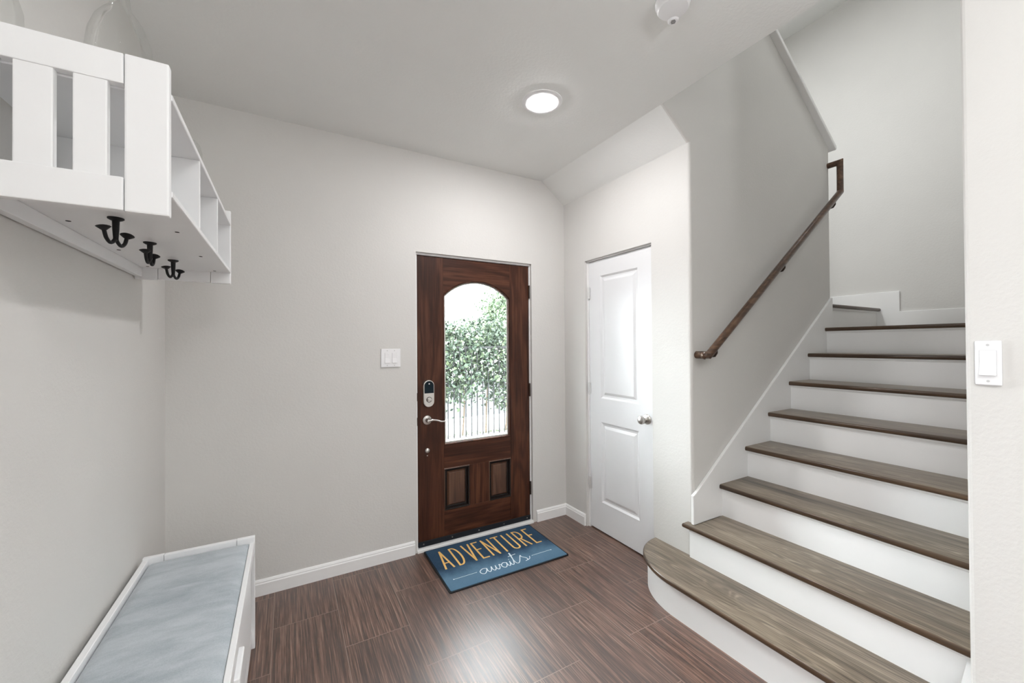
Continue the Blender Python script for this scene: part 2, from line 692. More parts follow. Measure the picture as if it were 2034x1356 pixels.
# right wall (with the rocker switch) and its return along the stairs
bm = newbm()
b0 = [(XR, -4.5), (XR + 0.2, -4.5), (XR + 0.2, YR - 0.12), (XF, YR - 0.12), (XF, YR), (XR, YR)]


def corner(e):
    a, b = e.verts
    return all(abs(v.co.x - XR) < 1e-4 and abs(v.co.y - YR) < 1e-4 for v in (a, b))


prism(bm, b0, 2, 0, 4.68, 0.012, 3, corner)
struct('wall_right', bm, m_wall, 'bright near wall with the single rocker switch', 'wall')

# rest of the room behind the viewpoint
bm = newbm()
box(bm, -4.0, XR, -4.62, -4.5, 0, ZC)
struct('wall_back', bm, m_wall, 'wall behind the viewpoint', 'wall')
bm = newbm()
box(bm, -4.12, -4.0, -4.62, 0.37, 0, ZC)
box(bm, -4.0, XL - 0.12, 0.25, 0.37, 0, ZC)
struct('wall_west', bm, m_wall, 'living room wall beyond the entry', 'wall')


# baseboards
BP = [(0, 0), (0.0145, 0), (0.0145, 0.066), (0.0105, 0.071), (0.0105, 0.077), (0.006, 0.086), (0.0, 0.089)]


def base_y(name, x0, x1, lab):       # against the front wall, facing -y
    bm = newbm()
    prism(bm, [(YD - d, z) for d, z in BP], 0, x0, x1)
    return bm


bm = base_y('', XL, 0.752, '')
struct('baseboard_front', bm, m_trim, 'white baseboard between the bench and the front door', 'baseboard')
bm = base_y('', 1.737, XC, '')
struct('baseboard_front.001', bm, m_trim, 'short white baseboard between front door and closet wall', 'baseboard')
bm = newbm()
prism(bm, [(XC - d, z) for d, z in BP], 1, CY1 + 0.012, YD)
struct('baseboard_closet', bm, m_trim, 'short white baseboard beside the closet door hinges', 'baseboard')
bm = newbm()
prism(bm, [(XL + d, z) for d, z in BP], 1, 0.25, YD)
struct('baseboard_left', bm, m_trim, 'white baseboard behind the storage bench', 'baseboard')

# ------------------------------------------------------------------ front door (door_1)
YF = 2.733                          # room face of the leaf
TH = 0.045
DX0, DX1, DZ0, DZ1 = 0.7855, 1.6935, 0.022, 2.045
GX0, GX1, GZ0, GZs, GZa = 0.975, 1.5195, 0.701, 1.779, 1.897
door = structroot('door_1', 'dark mahogany front door with arched glass above two raised panels', 'door', (1.24, YF, 0))

bm = newbm()
box(bm, OX0, DX0 - 0.003, YF - 0.004, YO - 0.01, 0, OZ)
box(bm, DX1 + 0.003, OX1, YF - 0.004, YO - 0.01, 0, OZ)
box(bm, DX0 - 0.003, DX1 + 0.003, YF - 0.004, YO - 0.01, DZ1 + 0.003, OZ)
# stop
box(bm, DX0 - 0.003, DX0 + 0.010, YF + TH + 0.004, YO - 0.01, 0, OZ - 0.015)
box(bm, DX1 - 0.010, DX1 + 0.003, YF + TH + 0.004, YO - 0.01, 0, OZ - 0.015)
box(bm, DX0, DX1, YF + TH + 0.004, YO - 0.01, DZ1 - 0.01, OZ - 0.01)
j = mesh('door_jamb', bm, m_trim, door)
j['label'] = 'white door jamb'

PX = ((0.9775, 1.1685), (1.333, 1.517))
PZ = (0.237, 0.532)


def stile(x0, x1, z0, z1, mat, name):
    bm = newbm()
    box(bm, x0, x1, YF, YF + TH, z0, z1, 0.0012, 1)
    return mesh(name, bm, mat, door)


stile(DX0, GX0, DZ0, DZ1, m_dwood_v, 'stile')
stile(GX1, DX1, DZ0, DZ1, m_dwood_v, 'stile')
stile(GX0, GX1, PZ[1], GZ0, m_dwood_h, 'lock_rail')
stile(GX0, GX1, DZ0, PZ[0], m_dwood_h, 'bottom_rail')
stile(PX[0][1], PX[1][0], PZ[0], PZ[1], m_dwood_v, 'mullion')
# arch
hw = (GX1 - GX0) / 2
rise = GZa - GZs
rad = (hw * hw + rise * rise) / (2 * rise)
gcx = (GX0 + GX1) / 2
gcz = GZa - rad


def arch(off, n=24):
    r = rad - off
    x = hw - off
    a0 = math.asin(min(1, x / r))
    return [(gcx + r * math.sin(-a0 + 2 * a0 * k / n), gcz + r * math.cos(-a0 + 2 * a0 * k / n)) for k in range(n + 1)]


bm = newbm()
A = arch(0.0)
for (a, b) in zip(A, A[1:]):
    prism(bm, [a, b, (b[0], DZ1), (a[0], DZ1)], 1, YF, YF + TH)
bmesh.ops.remove_doubles(bm, verts=bm.verts, dist=1e-5)
bm.faces.ensure_lookup_table()
inner = {}
for f in list(bm.faces):
    key = tuple(sorted(v.index for v in f.verts))
mesh('top_rail', bm, m_dwood_h, door)


# glazing bead: nested outlines stepping back to the glass
def outline(off):
    a = arch(off)
    return [(GX0 + off, GZ0 + off)] + a + [(GX1 - off, GZ0 + off)]


def nest(bm, outs, close=False):
    rings = []
    for pts, y in outs:
        rings.append([bm.verts.new((p[0], y, p[1])) for p in pts])
    for a, b in zip(rings, rings[1:]):
        n = len(a)
        for k in range(n):
            bm.faces.new((a[k], a[(k + 1) % n], b[(k + 1) % n], b[k]))
    if close:
        bm.faces.new(rings[-1])
    bmesh.ops.recalc_face_normals(bm, faces=bm.faces)
    return rings


bm = newbm()
nest(bm, [(outline(0.0), YF + 0.02), (outline(0.0), YF + 0.003), (outline(0.004), YF - 0.002), (outline(0.009), YF + 0.002), (outline(0.013), YF + 0.012), (outline(0.013), YF + 0.02)])
for f in bm.faces:
    f.normal_flip()
o = mesh('glazing_bead', bm, m_dwood_v, door)
bm = newbm()
gp = outline(0.010)
prism(bm, gp, 1, YF + 0.018, YF + 0.026)
o = mesh('glass_pane', bm, m_glass, door)
o['label'] = 'clear arched glass pane'
# pale bevelled border of the glass unit
bm = newbm()
nest(bm, [(outline(0.012), YF + 0.0172), (outline(0.019), YF + 0.0165), (outline(0.021), YF + 0.0175)])
o = mesh('glass_border', bm, plain('pale_glass_border', (0.62, 0.62, 0.58), 0.3), door)
o['label'] = 'pale bevelled edge of the glass'

for (x0, x1) in PX:
    bm = newbm()
    rect = lambda d: [(x0 + d, PZ[0] + d), (x1 - d, PZ[0] + d), (x1 - d, PZ[1] - d), (x0 + d, PZ[1] - d)]
    nest(bm, [(rect(-0.004), YF - 0.0005), (rect(0.002), YF - 0.006), (rect(0.010), YF - 0.004), (rect(0.016), YF + 0.014), (rect(0.024), YF + 0.016), (rect(0.036), YF + 0.004), (rect(0.037), YF + 0.004)], True)
    for f in bm.faces:
        c_ = f.calc_center_median()
        d_ = min(c_.x - x0, x1 - c_.x, c_.z - PZ[0], PZ[1] - c_.z)
        f.material_index = 1 if 0.003 < d_ < 0.024 else 0  # near-black outer faces of the panel moulding
    mesh('raised_panel', bm, [m_dpanel, m_groove], door)

# weather sweep along the bottom, with screw heads
bm = newbm()
box(bm, DX0, DX1, YF - 0.010, YF, 0.020, 0.056, 0.002, 1)
sw = mesh('door_sweep', bm, m_rubber, door)
sw['label'] = 'black weather sweep'
for x in (0.82, 1.03, 1.24, 1.45, 1.66):
    bm = newbm()
    lathe(bm, [(0.0045, -0.0125), (0.0045, -0.010)], (x, YF, 0.040), 'y', 10)
    mesh('screw', bm, m_nickel, sw)
for z in (1.84, 1.055, 0.27):
    bm = newbm()
    box(bm, DX1 - 0.002, DX1 + 0.006, YF - 0.003, YF + 0.001, z - 0.05, z + 0.05)
    lathe(bm, [(0.0065, -0.052), (0.0065, 0.052)], (DX1 + 0.002, YF - 0.006, z), 'z', 10)
    h = mesh('hinge', bm, m_bronze, door)
    h['label'] = 'dark bronze hinge'

# keypad deadbolt
kx, kz = 0.857, 1.082


def stadium(r, h, n=14):
    out = []
    for k in range(n + 1):
        a = math.pi * k / n
        out.append((r * math.cos(a), h + r * math.sin(a)))
    for k in range(n + 1):
        a = math.pi + math.pi * k / n
        out.append((r * math.cos(a), -h + r * math.sin(a)))
    return out


bm = newbm()
body = [(kx + p[0], kz + p[1]) for p in stadium(0.0375, 0.055)]
lo, hi = prism(bm, body, 1, YF - 0.034, YF)
es = [e for e in bm.edges if all(abs(v.co.y - (YF - 0.034)) < 1e-5 for v in e.verts)]
bmesh.ops.bevel(bm, geom=es, offset=0.004, segments=2, affect='EDGES')
kl = mesh('deadbolt', bm, m_nickel, door, True)
kl['label'] = 'satin nickel deadbolt with a black touch panel'
bm = newbm()
top = [(kx + p[0], kz + p[1]) for p in stadium(0.0325, 0.055) if p[1] > 0.0] + [(kx - 0.0325, kz + 0.003), (kx + 0.0325, kz + 0.003)]
prism(bm, top, 1, YF - 0.037, YF - 0.033)
mesh('touch_panel', bm, m_blackglass, kl)
bm = newbm()
lathe(bm, [(0.0045, -0.0378), (0.0045, -0.037)], (kx, YF, kz + 0.068), 'y', 14)
mesh('indicator', bm, m_plastic, kl)
bm = newbm()
lathe(bm, [(0.0195, -0.0352), (0.0195, -0.0338)], (kx, YF, kz - 0.042), 'y', 24)
mesh('turn_recess', bm, m_dark, kl)
bm = newbm()
lathe(bm, [(0.0155, -0.038), (0.0165, -0.0345)], (kx, YF, kz - 0.042), 'y', 24)
box(bm, kx - 0.013, kx + 0.013, YF - 0.055, YF - 0.036, kz - 0.049, kz - 0.035, 0.003, 2)
mesh('thumb_turn', bm, m_nickel, kl)

# lever
lx, lz = 0.851, 0.895
bm = newbm()
lathe(bm, [(0.0335, 0.0), (0.0335, -0.004), (0.031, -0.009), (0.016, -0.012), (0.0135, -0.016), (0.0135, -0.045), (0.011, -0.05), (0.0, -0.052)], (lx, YF, lz), 'y', 32)
rs = mesh('lever_handle', bm, m_nickel, door, True)
rs['label'] = 'satin nickel lever handle'
bm = newbm()
pp = catmull([(lx, YF - 0.046, lz), (lx + 0.025, YF - 0.05, lz + 0.004), (lx + 0.06, YF - 0.05, lz - 0.002), (lx + 0.09, YF - 0.049, lz - 0.013), (lx + 0.122, YF - 0.047, lz - 0.012)], 5)
tube(bm, pp, [0.0085] * 6 + [0.0065 - 0.0025 * k / 15 for k in range(len(pp) - 6)], 10)
mesh('lever', bm, m_nickel, rs, True)
bm = newbm()
lathe(bm, [(0.017, 0.0), (0.017, -0.004), (0.012, -0.010), (0.006, -0.012), (0.0, -0.012)], (0.853, YF, 0.680), 'y', 24)
b = mesh('lock_button', bm, m_nickel, door, True)
bm = newbm()
lathe(bm, [(0.004, 0.0), (0.004, -0.002)], (0.8525, YF, 0.645), 'y', 10)
mesh('screw', bm, m_nickel, door)
# strike plates on the left jamb
for z in (1.06, 0.89):
    bm = newbm()
    box(bm, DX0 - 0.0055, DX0 - 0.002, YF - 0.0065, YF + 0.01, z - 0.028, z + 0.028)
    mesh('strike_plate', bm, m_bronze, door)

bm = newbm()
prism(bm, [(2.692, 0.0), (2.84, 0.0), (2.84, 0.019), (2.705, 0.019), (2.695, 0.012)], 0, OX0, OX1)
struct('trim_3', bm, m_alu, 'pale threshold under the wooden front door', 'threshold')

# ------------------------------------------------------------------ closet door (door_2)
XD = 2.058
LY0, LY1, LZ0, LZ1 = 1.789, 2.418, 0.012, 2.052
d2 = structroot('door_2', 'narrow white two-panel closet door with a nickel knob', 'door', (XD, 2.1, 0))
bm = newbm()
box(bm, XD - 0.006, XC + 0.11, LY1 + 0.002, CY1 + 0.0, 0, 2.066)
box(bm, XD - 0.006, XC + 0.11, CY0, LY0 - 0.002, 0, 2.066)
box(bm, XD - 0.006, XC + 0.11, LY0 - 0.002, LY1 + 0.002, LZ1 + 0.003, 2.066)
mesh('door_jamb', bm, m_trim, d2)
P2 = ((0.229, 0.831), (1.010, 1.933))
PY0, PY1 = 1.9235, 2.295
bm = newbm()
box(bm, XD, XD + 0.035, LY0, PY0, LZ0, LZ1)
box(bm, XD, XD + 0.035, PY1, LY1, LZ0, LZ1)
box(bm, XD, XD + 0.035, PY0, PY1, LZ0, P2[0][0])
box(bm, XD, XD + 0.035, PY0, PY1, P2[0][1], P2[1][0])
box(bm, XD, XD + 0.035, PY0, PY1, P2[1][1], LZ1)
mesh('door_leaf', bm, m_door2, d2)
for (z0, z1) in P2:
    bm = newbm()
    rings = []
    for dd, dx in ((0, 0), (0.006, 0.004), (0.014, 0.009), (0.026, 0.0095), (0.044, 0.0025), (0.047, 0.002)):
        rings.append([bm.verts.new((XD + dx, y, z)) for y, z in ((PY0 + dd, z0 + dd), (PY1 - dd, z0 + dd), (PY1 - dd, z1 - dd), (PY0 + dd, z1 - dd))])
    for a, b in zip(rings, rings[1:]):
        for k in range(4):
            bm.faces.new((a[k], a[(k + 1) % 4], b[(k + 1) % 4], b[k]))
    bm.faces.new(rings[-1])
    bmesh.ops.recalc_face_normals(bm, faces=bm.faces)
    mesh('molded_panel', bm, m_door2, d2)
for z in (1.815, 1.075, 0.345):
    bm = newbm()
    box(bm, XD - 0.0075, XD - 0.005, LY1 - 0.016, LY1 + 0.016, z - 0.044, z + 0.044)
    lathe(bm, [(0.006, -0.045), (0.006, 0.045)], (XD - 0.009, LY1 + 0.001, z), 'z', 12)
    lathe(bm, [(0.004, -0.05), (0.004, -0.045)], (XD - 0.009, LY1 + 0.001, z), 'z', 8)
    h = mesh('hinge', bm, plain('brushed_steel_hinge', (0.72, 0.72, 0.71), 0.4, 0.4), d2)
ky, kz2 = 1.853, 0.921
bm = newbm()
lathe(bm, [(0.033, 0.0), (0.033, -0.004), (0.029, -0.009), (0.012, -0.013), (0.011, -0.030), (0.017, -0.036), (0.026, -0.046), (0.0275, -0.055), (0.024, -0.064), (0.014, -0.069), (0.0, -0.070)], (XD, ky, kz2), 'x', 36)
k = mesh('door_knob', bm, m_nickel, d2, True)
k['label'] = 'satin nickel round knob'
bm = newbm()
box(bm, XD - 0.0008, XD + 0.0006, LY0 - 0.0005, LY0 + 0.011, kz2 - 0.028, kz2 + 0.028)
box(bm, XD - 0.012, XD + 0.002, CY0 + 0.0002, CY0 + 0.0016, kz2 - 0.03, kz2 + 0.03)
mesh('strike_plate', bm, m_nickel, d2)

# ------------------------------------------------------------------ staircase
RISE, RUN, X3 = 0.1913, 0.2648, 2.2505
tx = lambda k: X3 + (k - 3) * RUN
TT = 0.027
OVER = 0.027
stairs = thing('staircase', 'straight staircase of white risers and weathered brown oak treads', 'staircase', (1.72, 0.95, 0))
YT0, YT1 = YR + 0.001, YH - 0.0185


def nose_bevel(bm, sel, off=0.011, seg=4):
    es = [e for e in bm.edges if sel(e)]
    bmesh.ops.bevel(bm, geom=es, offset=off, segments=seg, profile=0.5, affect='EDGES')


def horiz(e):
    return abs(e.verts[0].co.z - e.verts[1].co.z) < 1e-5


# step 1: bullnose
EC = (2.030, 1.40)


def footprint(ax, ay, xb):
    pts = []
    n = 22
    for i in range(n + 1):
        a = (math.pi / 2) * i / n
        pts.append((EC[0] - ax * math.sin(a), EC[1] + ay * math.cos(a)))
    pts.append((EC[0] - ax, 0.30))
    pts.append((xb, 0.30))
    return pts


# where the first two steps run past the wall corner they stop at the wall face
def fp1(ax, ay):
    pts = footprint(ax, ay, EC[0])[:23]
    pts.append((EC[0] - ax, YR + 0.001))
    pts.append((EC[0] + 0.0, YR + 0.001))
    pts.append((EC[0] + 0.0, 1.49))
    pts.append((EC[0] - 0.0005, 1.53))
    return pts


bm = newbm()
prism(bm, fp1(0.312, 0.376), 2, RISE - TT, RISE)
nose_bevel(bm, lambda e: horiz(e) and all(v.co.x < EC[0] - 0.002 or v.co.y > 1.7 for v in e.verts) and not all(v.co.y < YR + 0.01 for v in e.verts) and not (e.verts[0].co.y < 1.54 and e.verts[1].co.y < 1.54 and max(v.co.x for v in e.verts) > 2.0))
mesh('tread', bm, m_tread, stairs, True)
bm = newbm()
prism(bm, fp1(0.286, 0.350), 2, 0.0, RISE - TT)
mesh('riser', bm, m_trim, stairs, True)
bm = newbm()
f = fp1(0.2935, 0.3575)[:24]
g = fp1(0.286, 0.350)[:24]
for (a, b, c, d_) in zip(f, f[1:], g, g[1:]):
    prism(bm, [a, b, d_, c], 2, RISE - TT - 0.016, RISE - TT)
mesh('cove_moulding', bm, m_trim, stairs)

for k in range(2, 9):
    x = tx(k)
    z = RISE * k
    xb = tx(k + 1) + OVER if k < 8 else XF
    y1 = 1.539 if k == 2 else YT1
    bm = newbm()
    if k == 2:
        prism(bm, [(x, YT0), (x, 1.539), (XC - 0.001, 1.539), (XC - 0.001, YT1), (xb, YT1), (xb, YT0)], 2, z - TT, z)
        nose_bevel(bm, lambda e: horiz(e) and (all(abs(v.co.x - x) < 1e-4 for v in e.verts) or all(abs(v.co.y - 1.539) < 1e-4 for v in e.verts)))
    elif k == 8:
        prism(bm, [(x, YT0), (x, YT1), (XE + 0.003, YT1), (XE + 0.003, YH + 0.03), (xb - 0.001, YH + 0.03), (xb - 0.001, YT0)], 2, z - TT, z)
        nose_bevel(bm, lambda e: horiz(e) and all(abs(v.co.x - x) < 1e-4 for v in e.verts))
    else:
        box(bm, x, xb, YT0, y1, z - TT, z)
        nose_bevel(bm, lambda e: horiz(e) and all(abs(v.co.x - x) < 1e-4 for v in e.verts))
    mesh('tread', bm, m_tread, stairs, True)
    bm = newbm()
    ry = 1.509 if k == 2 else YT1
    rx1 = XC - 0.0006 if k == 2 else x + OVER + 0.02
    box(bm, x + OVER, rx1, YT0, ry, z - RISE if k > 1 else 0, z - TT)
    mesh('riser', bm, m_trim, stairs)
    bm = newbm()
    prism(bm, [(x + OVER - 0.008, z - TT), (x + OVER, z - TT), (x + OVER, z - TT - 0.016), (x + OVER - 0.002, z - TT - 0.016), (x + OVER - 0.008, z - TT - 0.007)], 1, YT0, ry)
    mesh('cove_moulding', bm, m_trim, stairs)
# step 9: first step of the upper flight, turned to the left
z = RISE * 9
bm = newbm()
box(bm, XE + 0.018, XF - 0.017, YH, YH + 0.30, z - TT, z)
nose_bevel(bm, lambda e: horiz(e) and all(abs(v.co.y - YH) < 1e-4 for v in e.verts))
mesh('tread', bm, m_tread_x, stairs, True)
bm = newbm()
box(bm, XE + 0.003, XF - 0.001, YH + OVER, YH + OVER + 0.02, z - RISE, z - TT)
mesh('riser', bm, m_trim, stairs)
bm = newbm()
box(bm, XE + 0.018, XF - 0.017, YH + OVER - 0.008, YH + OVER, z - TT - 0.016, z - TT)
mesh('cove_moulding', bm, m_trim, stairs)
# solid carriage below the treads (closes the underside)
bm = newbm()
prism(bm, [(tx(4) + 0.05, 0.0), (XF - 0.01, 0.0), (XF - 0.01, RISE * 8 - TT - 0.002), (tx(8) + 0.05, RISE * 8 - TT - 0.002), (tx(8) + 0.05, RISE * 7 - TT - 0.004), (tx(4) + 0.05, RISE * 3 - TT - 0.004)], 1, YT0 + 0.02, YT1 - 0.002)
mesh('carriage', bm, m_trim, stairs)

# skirt boards
bm = newbm()
s0 = (2.038, 0.562)
s1 = (XE - 0.002, 0.562 + 0.7245 * (XE - 0.002 - 2.038))
prism(bm, [(2.012, RISE * 2 + 0.001), (2.012, 0.549), s0, s1, (XE - 0.002, 0.05), (2.262, 0.05), (2.262, RISE * 2 + 0.001)], 1, YH - 0.0185, YH - 0.0005, 0.002, 1)
mesh('skirt_board', bm, m_trim, stairs)
bm = newbm()
prism(bm, [(YR + 0.001, RISE * 8), (YR + 0.001, 1.684), (1.3715, 1.684), (1.3715, 1.863), (2.2, 1.863), (2.2, RISE * 8)], 0, XF - 0.0165, XF - 0.0005, 0.002, 1)
mesh('skirt_board', bm, m_trim, stairs)
bm = newbm()
zz = lambda x: 0.330 + SL * (x - 1.995)
prism(bm, [(1.817, 0.0), (1.817, max(0.02, zz(1.817))), (2.02, zz(2.02)), (2.02, 0.0)], 1, YR + 0.0005, YR + 0.046)
mesh('skirt_board', bm, m_trim, stairs)

# ------------------------------------------------------------------ handrail
YRL = YH - 0.078
hr = thing('handrail', 'dark walnut round handrail on brackets along the greige stair wall', 'handrail', (2.08, YRL, 1.35))
RR = 0.0215
e0, e1 = Vector((2.075, YRL, 1.351)), Vector((3.700, YRL, 2.572))
bm = newbm()
tube(bm, [(e0.x, YH - 0.001 + 0.0, 1.351), e0, e1, (3.700, YRL, 2.800), (3.700, YH + 0.045, 2.800)], RR, 20)
# return of the bottom end to the wall is a short stub toward the viewer's left
tube(bm, [(2.028, YRL - 0.002, 1.351), (2.070, YRL, 1.351)], [RR * 0.95, RR], 20)
lathe(bm, [(0.0, -0.010), (RR * 0.55, -0.008), (RR * 0.95, 0.0)], (2.028, YRL - 0.002, 1.351), 'x', 20, caps=False)
mesh('rail', bm, m_rail, hr, True)
for t in (0.045, 0.5, 0.945):
    p = e0.lerp(e1, t)
    bm = newbm()
    tube(bm, [(p.x, p.y, p.z - RR + 0.003), (p.x, p.y, p.z - 0.045), (p.x, p.y + 0.012, p.z - 0.062), (p.x, YH - 0.004, p.z - 0.070)], 0.006, 10)
    lathe(bm, [(0.014, -0.001), (0.014, -0.004), (0.008, -0.007)], (p.x, YH, p.z - 0.070), 'y', 18)
    mesh('bracket', bm, m_bronze, hr, True)

# ------------------------------------------------------------------ wall shelf
S_X0, S_X1 = -0.5525, -0.2243
S_Y0, S_Y1 = 1.125, 2.2105
SZ0, SZ1 = 1.7035, 2.0375
shelf = thing('coat_rack_shelf', 'white wooden coat rack shelf with slatted ends high on the left wall', 'wall shelf', ((S_X0 + S_X1) / 2, (S_Y0 + S_Y1) / 2, SZ0))
PT = 0.022
POST = 0.0735


def end_panel(y0, y1, front):
    # two posts, two rails and three slats between them
    for (a, b) in ((S_X0, S_X0 + POST), (S_X1 - POST, S_X1)):
        bm = newbm()
        box(bm, a, b, y0, y1, SZ0, SZ1, 0.004, 2)
        mesh('end_post', bm, m_white, shelf)
    for (z0, z1) in ((SZ0 + 0.002, 1.7755), (1.9725, SZ1 - 0.001)):
        bm = newbm()
        box(bm, S_X0 + POST + 0.0012, S_X1 - POST - 0.0012, y0 + 0.0005, y1 - 0.0005, z0, z1, 0.0025, 2)
        mesh('end_rail', bm, m_white, shelf)
    for (a, b) in ((-0.3758, -0.3240), (-0.4575, -0.4025), ):
        bm = newbm()
        box(bm, a, b, y0 + 0.003, y1 - 0.002, 1.770, 1.978, 0.003, 2)
        mesh('end_slat', bm, m_white, shelf)


end_panel(S_Y0, S_Y0 + PT, True)
end_panel(S_Y1, S_Y1 + PT, False)
YI0, YI1 = S_Y0 + PT, S_Y1
bm = newbm()
box(bm, S_X0 + 0.004, S_X1 + 0.001, YI0, YI1, 1.9690, 1.9835, 0.0015, 1)
mesh('top_board', bm, m_white, shelf)
bm = newbm()
box(bm, S_X0 + 0.004, S_X1 + 0.001, YI0, YI1, 1.7520, 1.7660, 0.0015, 1)
mesh('bottom_board', bm, m_white, shelf)
for y in (1.485, 1.832):
    bm = newbm()
    box(bm, S_X0 + 0.006, S_X1 - 0.001, y - 0.007, y + 0.007, 1.7662, 1.9688, 0.001, 1)
    mesh('divider', bm, m_white, shelf)
bm = newbm()
box(bm, S_X0 + 0.002, S_X0 + 0.024, YI0, YI1, 1.7130, 1.7518, 0.0015, 1)
mesh('back_rail', bm, m_white, shelf)
for y in (1.486, 1.848, 2.172):
    for x in (-0.2785, -0.502):
        bm = newbm()
        lathe(bm, [(0.0055, 1.7512), (0.0055, 1.7522)], (x, y, 0), 'z', 12)
        o = mesh('screw', bm, m_dark, shelf)
        o['label'] = 'dark screw head under the shelf'

for (hx, hy, dx, dy) in ((-0.385, 1.396, 0.24, 0.97), (-0.3815, 1.6745, 0.02, 1.0), (-0.382, 1.975, 0.28, 0.96)):
    d = Vector((dx, dy, 0)).normalized()
    zb = 1.752
    bm = newbm()
    lathe(bm, [(0.0165, 0.0), (0.0165, -0.003), (0.013, -0.0055), (0.0075, -0.008), (0.0068, -0.03), (0.0055, -0.05), (0.0052, -0.058)], (hx, hy, zb), 'z', 20)
    hk = mesh('coat_hook', bm, m_black, shelf, True)
    hk['label'] = 'black double coat hook'
    for s in (-1, 1):
        bm = newbm()
        c = Vector((hx, hy, zb))
        q = [c + Vector((0, 0, -0.048)), c + d * s * 0.006 + Vector((0, 0, -0.060)), c + d * s * 0.020 + Vector((0, 0, -0.068)), c + d * s * 0.034 + Vector((0, 0, -0.060)), c + d * s * 0.041 + Vector((0, 0, -0.046)), c + d * s * 0.044 + Vector((0, 0, -0.038))]
        pp = catmull([tuple(v) for v in q], 5)
        tube(bm, pp, 0.0043, 10)
        # domed cap, tilted outward
        cap = newbm()
        lathe(cap, [(0.0, -0.008), (0.005, -0.006), (0.013, 0.001), (0.0150, 0.003), (0.012, 0.0055), (0.006, 0.0072), (0.0, 0.0078)], (0, 0, 0), 'z', 20)
        rotm = Matrix.Translation(q[-1] + Vector((0, 0, 0.001))) @ Matrix.Rotation(R(16) * 1, 4, d.cross(Vector((0, 0, 1))) * (-s))
        bmesh.ops.transform(cap, matrix=rotm, verts=cap.verts)
        tmp = bpy.data.meshes.new('tmp')
        cap.to_mesh(tmp)
        cap.free()
        bm.from_mesh(tmp)
        bpy.data.meshes.remove(tmp)
        mesh('prong', bm, m_black, hk, True)


# glass on top of the shelf
def glassware(name, label, cat, x, y, prof):
    bm = newbm()
    lathe(bm, prof, (x, y, 1.9836), 'z', 40, caps=False)
    o = mesh(name, bm, m_vase, None, True)
    return tag(o, label, cat)


glassware('glass_jug', 'big clear round-shouldered glass jug on the slatted shelf near its front corner', 'jug', -0.392, 1.452,
          [(0.0, 0.004), (0.052, 0.004), (0.060, 0.012), (0.066, 0.05), (0.070, 0.14), (0.069, 0.21), (0.063, 0.265), (0.050, 0.308), (0.034, 0.335), (0.022, 0.35), (0.019, 0.38), (0.019, 0.42), (0.024, 0.43), (0.020, 0.43)])
glassware('glass_bottle', 'clear glass bottle on the shelf against the wall at the picture edge', 'bottle', -0.512, 1.212,
          [(0.0, 0.003), (0.030, 0.003), (0.034, 0.01), (0.036, 0.08), (0.035, 0.13), (0.026, 0.165), (0.014, 0.19), (0.012, 0.23), (0.015, 0.235)])
glassware('bud_vase', 'small clear glass bud vase just showing over the middle of the shelf edge', 'vase', -0.287, 1.715,
          [(0.0, 0.003), (0.024, 0.003), (0.030, 0.02), (0.033, 0.06), (0.033, 0.10), (0.027, 0.125), (0.016, 0.137), (0.0, 0.140)])

# ------------------------------------------------------------------ storage bench
B_X0, B_X1, B_Y0, B_Y1, BZ = -0.536, -0.1355, 1.13, 2.262, 0.524
bench = thing('storage_bench', 'long white storage bench standing along the left wall', 'bench', ((B_X0 + B_X1) / 2, (B_Y0 + B_Y1) / 2, 0))
for (y0, y1) in ((B_Y0, B_Y0 + 0.022), (B_Y1 - 0.022, B_Y1)):
    for (a, b) in ((B_X0, B_X0 + 0.07), (B_X1 - 0.07, B_X1)):
        bm = newbm()
        box(bm, a, b, y0, y1, 0, BZ, 0.003, 2)
        mesh('end_post', bm, m_white, bench)
    bm = newbm()
    box(bm, B_X0 + 0.071, B_X1 - 0.071, y0 + 0.0005, y1 - 0.0005, 0.06, BZ - 0.001, 0.002, 1)
    mesh('end_panel', bm, m_white, bench)
BI0, BI1 = B_Y0 + 0.022, B_Y1 - 0.022
bm = newbm()
box(bm, B_X0, B_X0 + 0.02, BI0, BI1, 0.06, BZ - 0.008, 0.002, 1)
mesh('back_board', bm, m_white, bench)
bm = newbm()
box(bm, B_X0 + 0.021, B_X1 - 0.022, BI0, BI1, 0.455, 0.473)
mesh('seat_board', bm, m_white, bench)
bm = newbm()
box(bm, B_X1 - 0.021, B_X1 - 0.003, BI0, BI1, 0.445, 0.498, 0.002, 1)
mesh('top_rail', bm, m_white, bench)
bm = newbm()
box(bm, B_X1 - 0.030, B_X1 - 0.012, BI0, BI1, 0.03, 0.095, 0.002, 1)
mesh('bottom_rail', bm, m_white, bench)
for (a, b) in ((BI0 + 0.05, BI1 - 0.05),):
    bm = newbm()
    box(bm, B_X1 - 0.028, B_X1 - 0.012, a, b, 0.098, 0.442, 0.002, 1)
    dr = mesh('drop_front', bm, m_white, bench)
    bm = newbm()
    box(bm, B_X1 - 0.012, B_X1 + 0.008, 1.47, 1.625, 0.375, 0.412, 0.006, 3)
    mesh('pull', bm, m_white, dr)


def make_velvet():
    m = NT('grey_blue_velvet')
    m.pr(0.9, 0, 0.15)
    v = m.obj()
    f = m.noise(m.mapping(v, (5, 12, 5)), 1.0, 5, 0.65, 0.3)
    sp = m.noise(v, 260, 2, 0.6)
    ff = m.math('ADD', m.math('MULTIPLY', f, 0.75), m.math('MULTIPLY', sp, 0.25))
    m.base(m.ramp(ff, [(0.30, (0.31, 0.35, 0.38)), (0.55, (0.46, 0.50, 0.53)), (0.75, (0.56, 0.60, 0.63))]))
    m.b.inputs['Sheen Weight'].default_value = 0.35
    m.b.inputs['Sheen Roughness'].default_value = 0.4
    m.bump(sp, 0.15, 0.002)
    return m.m


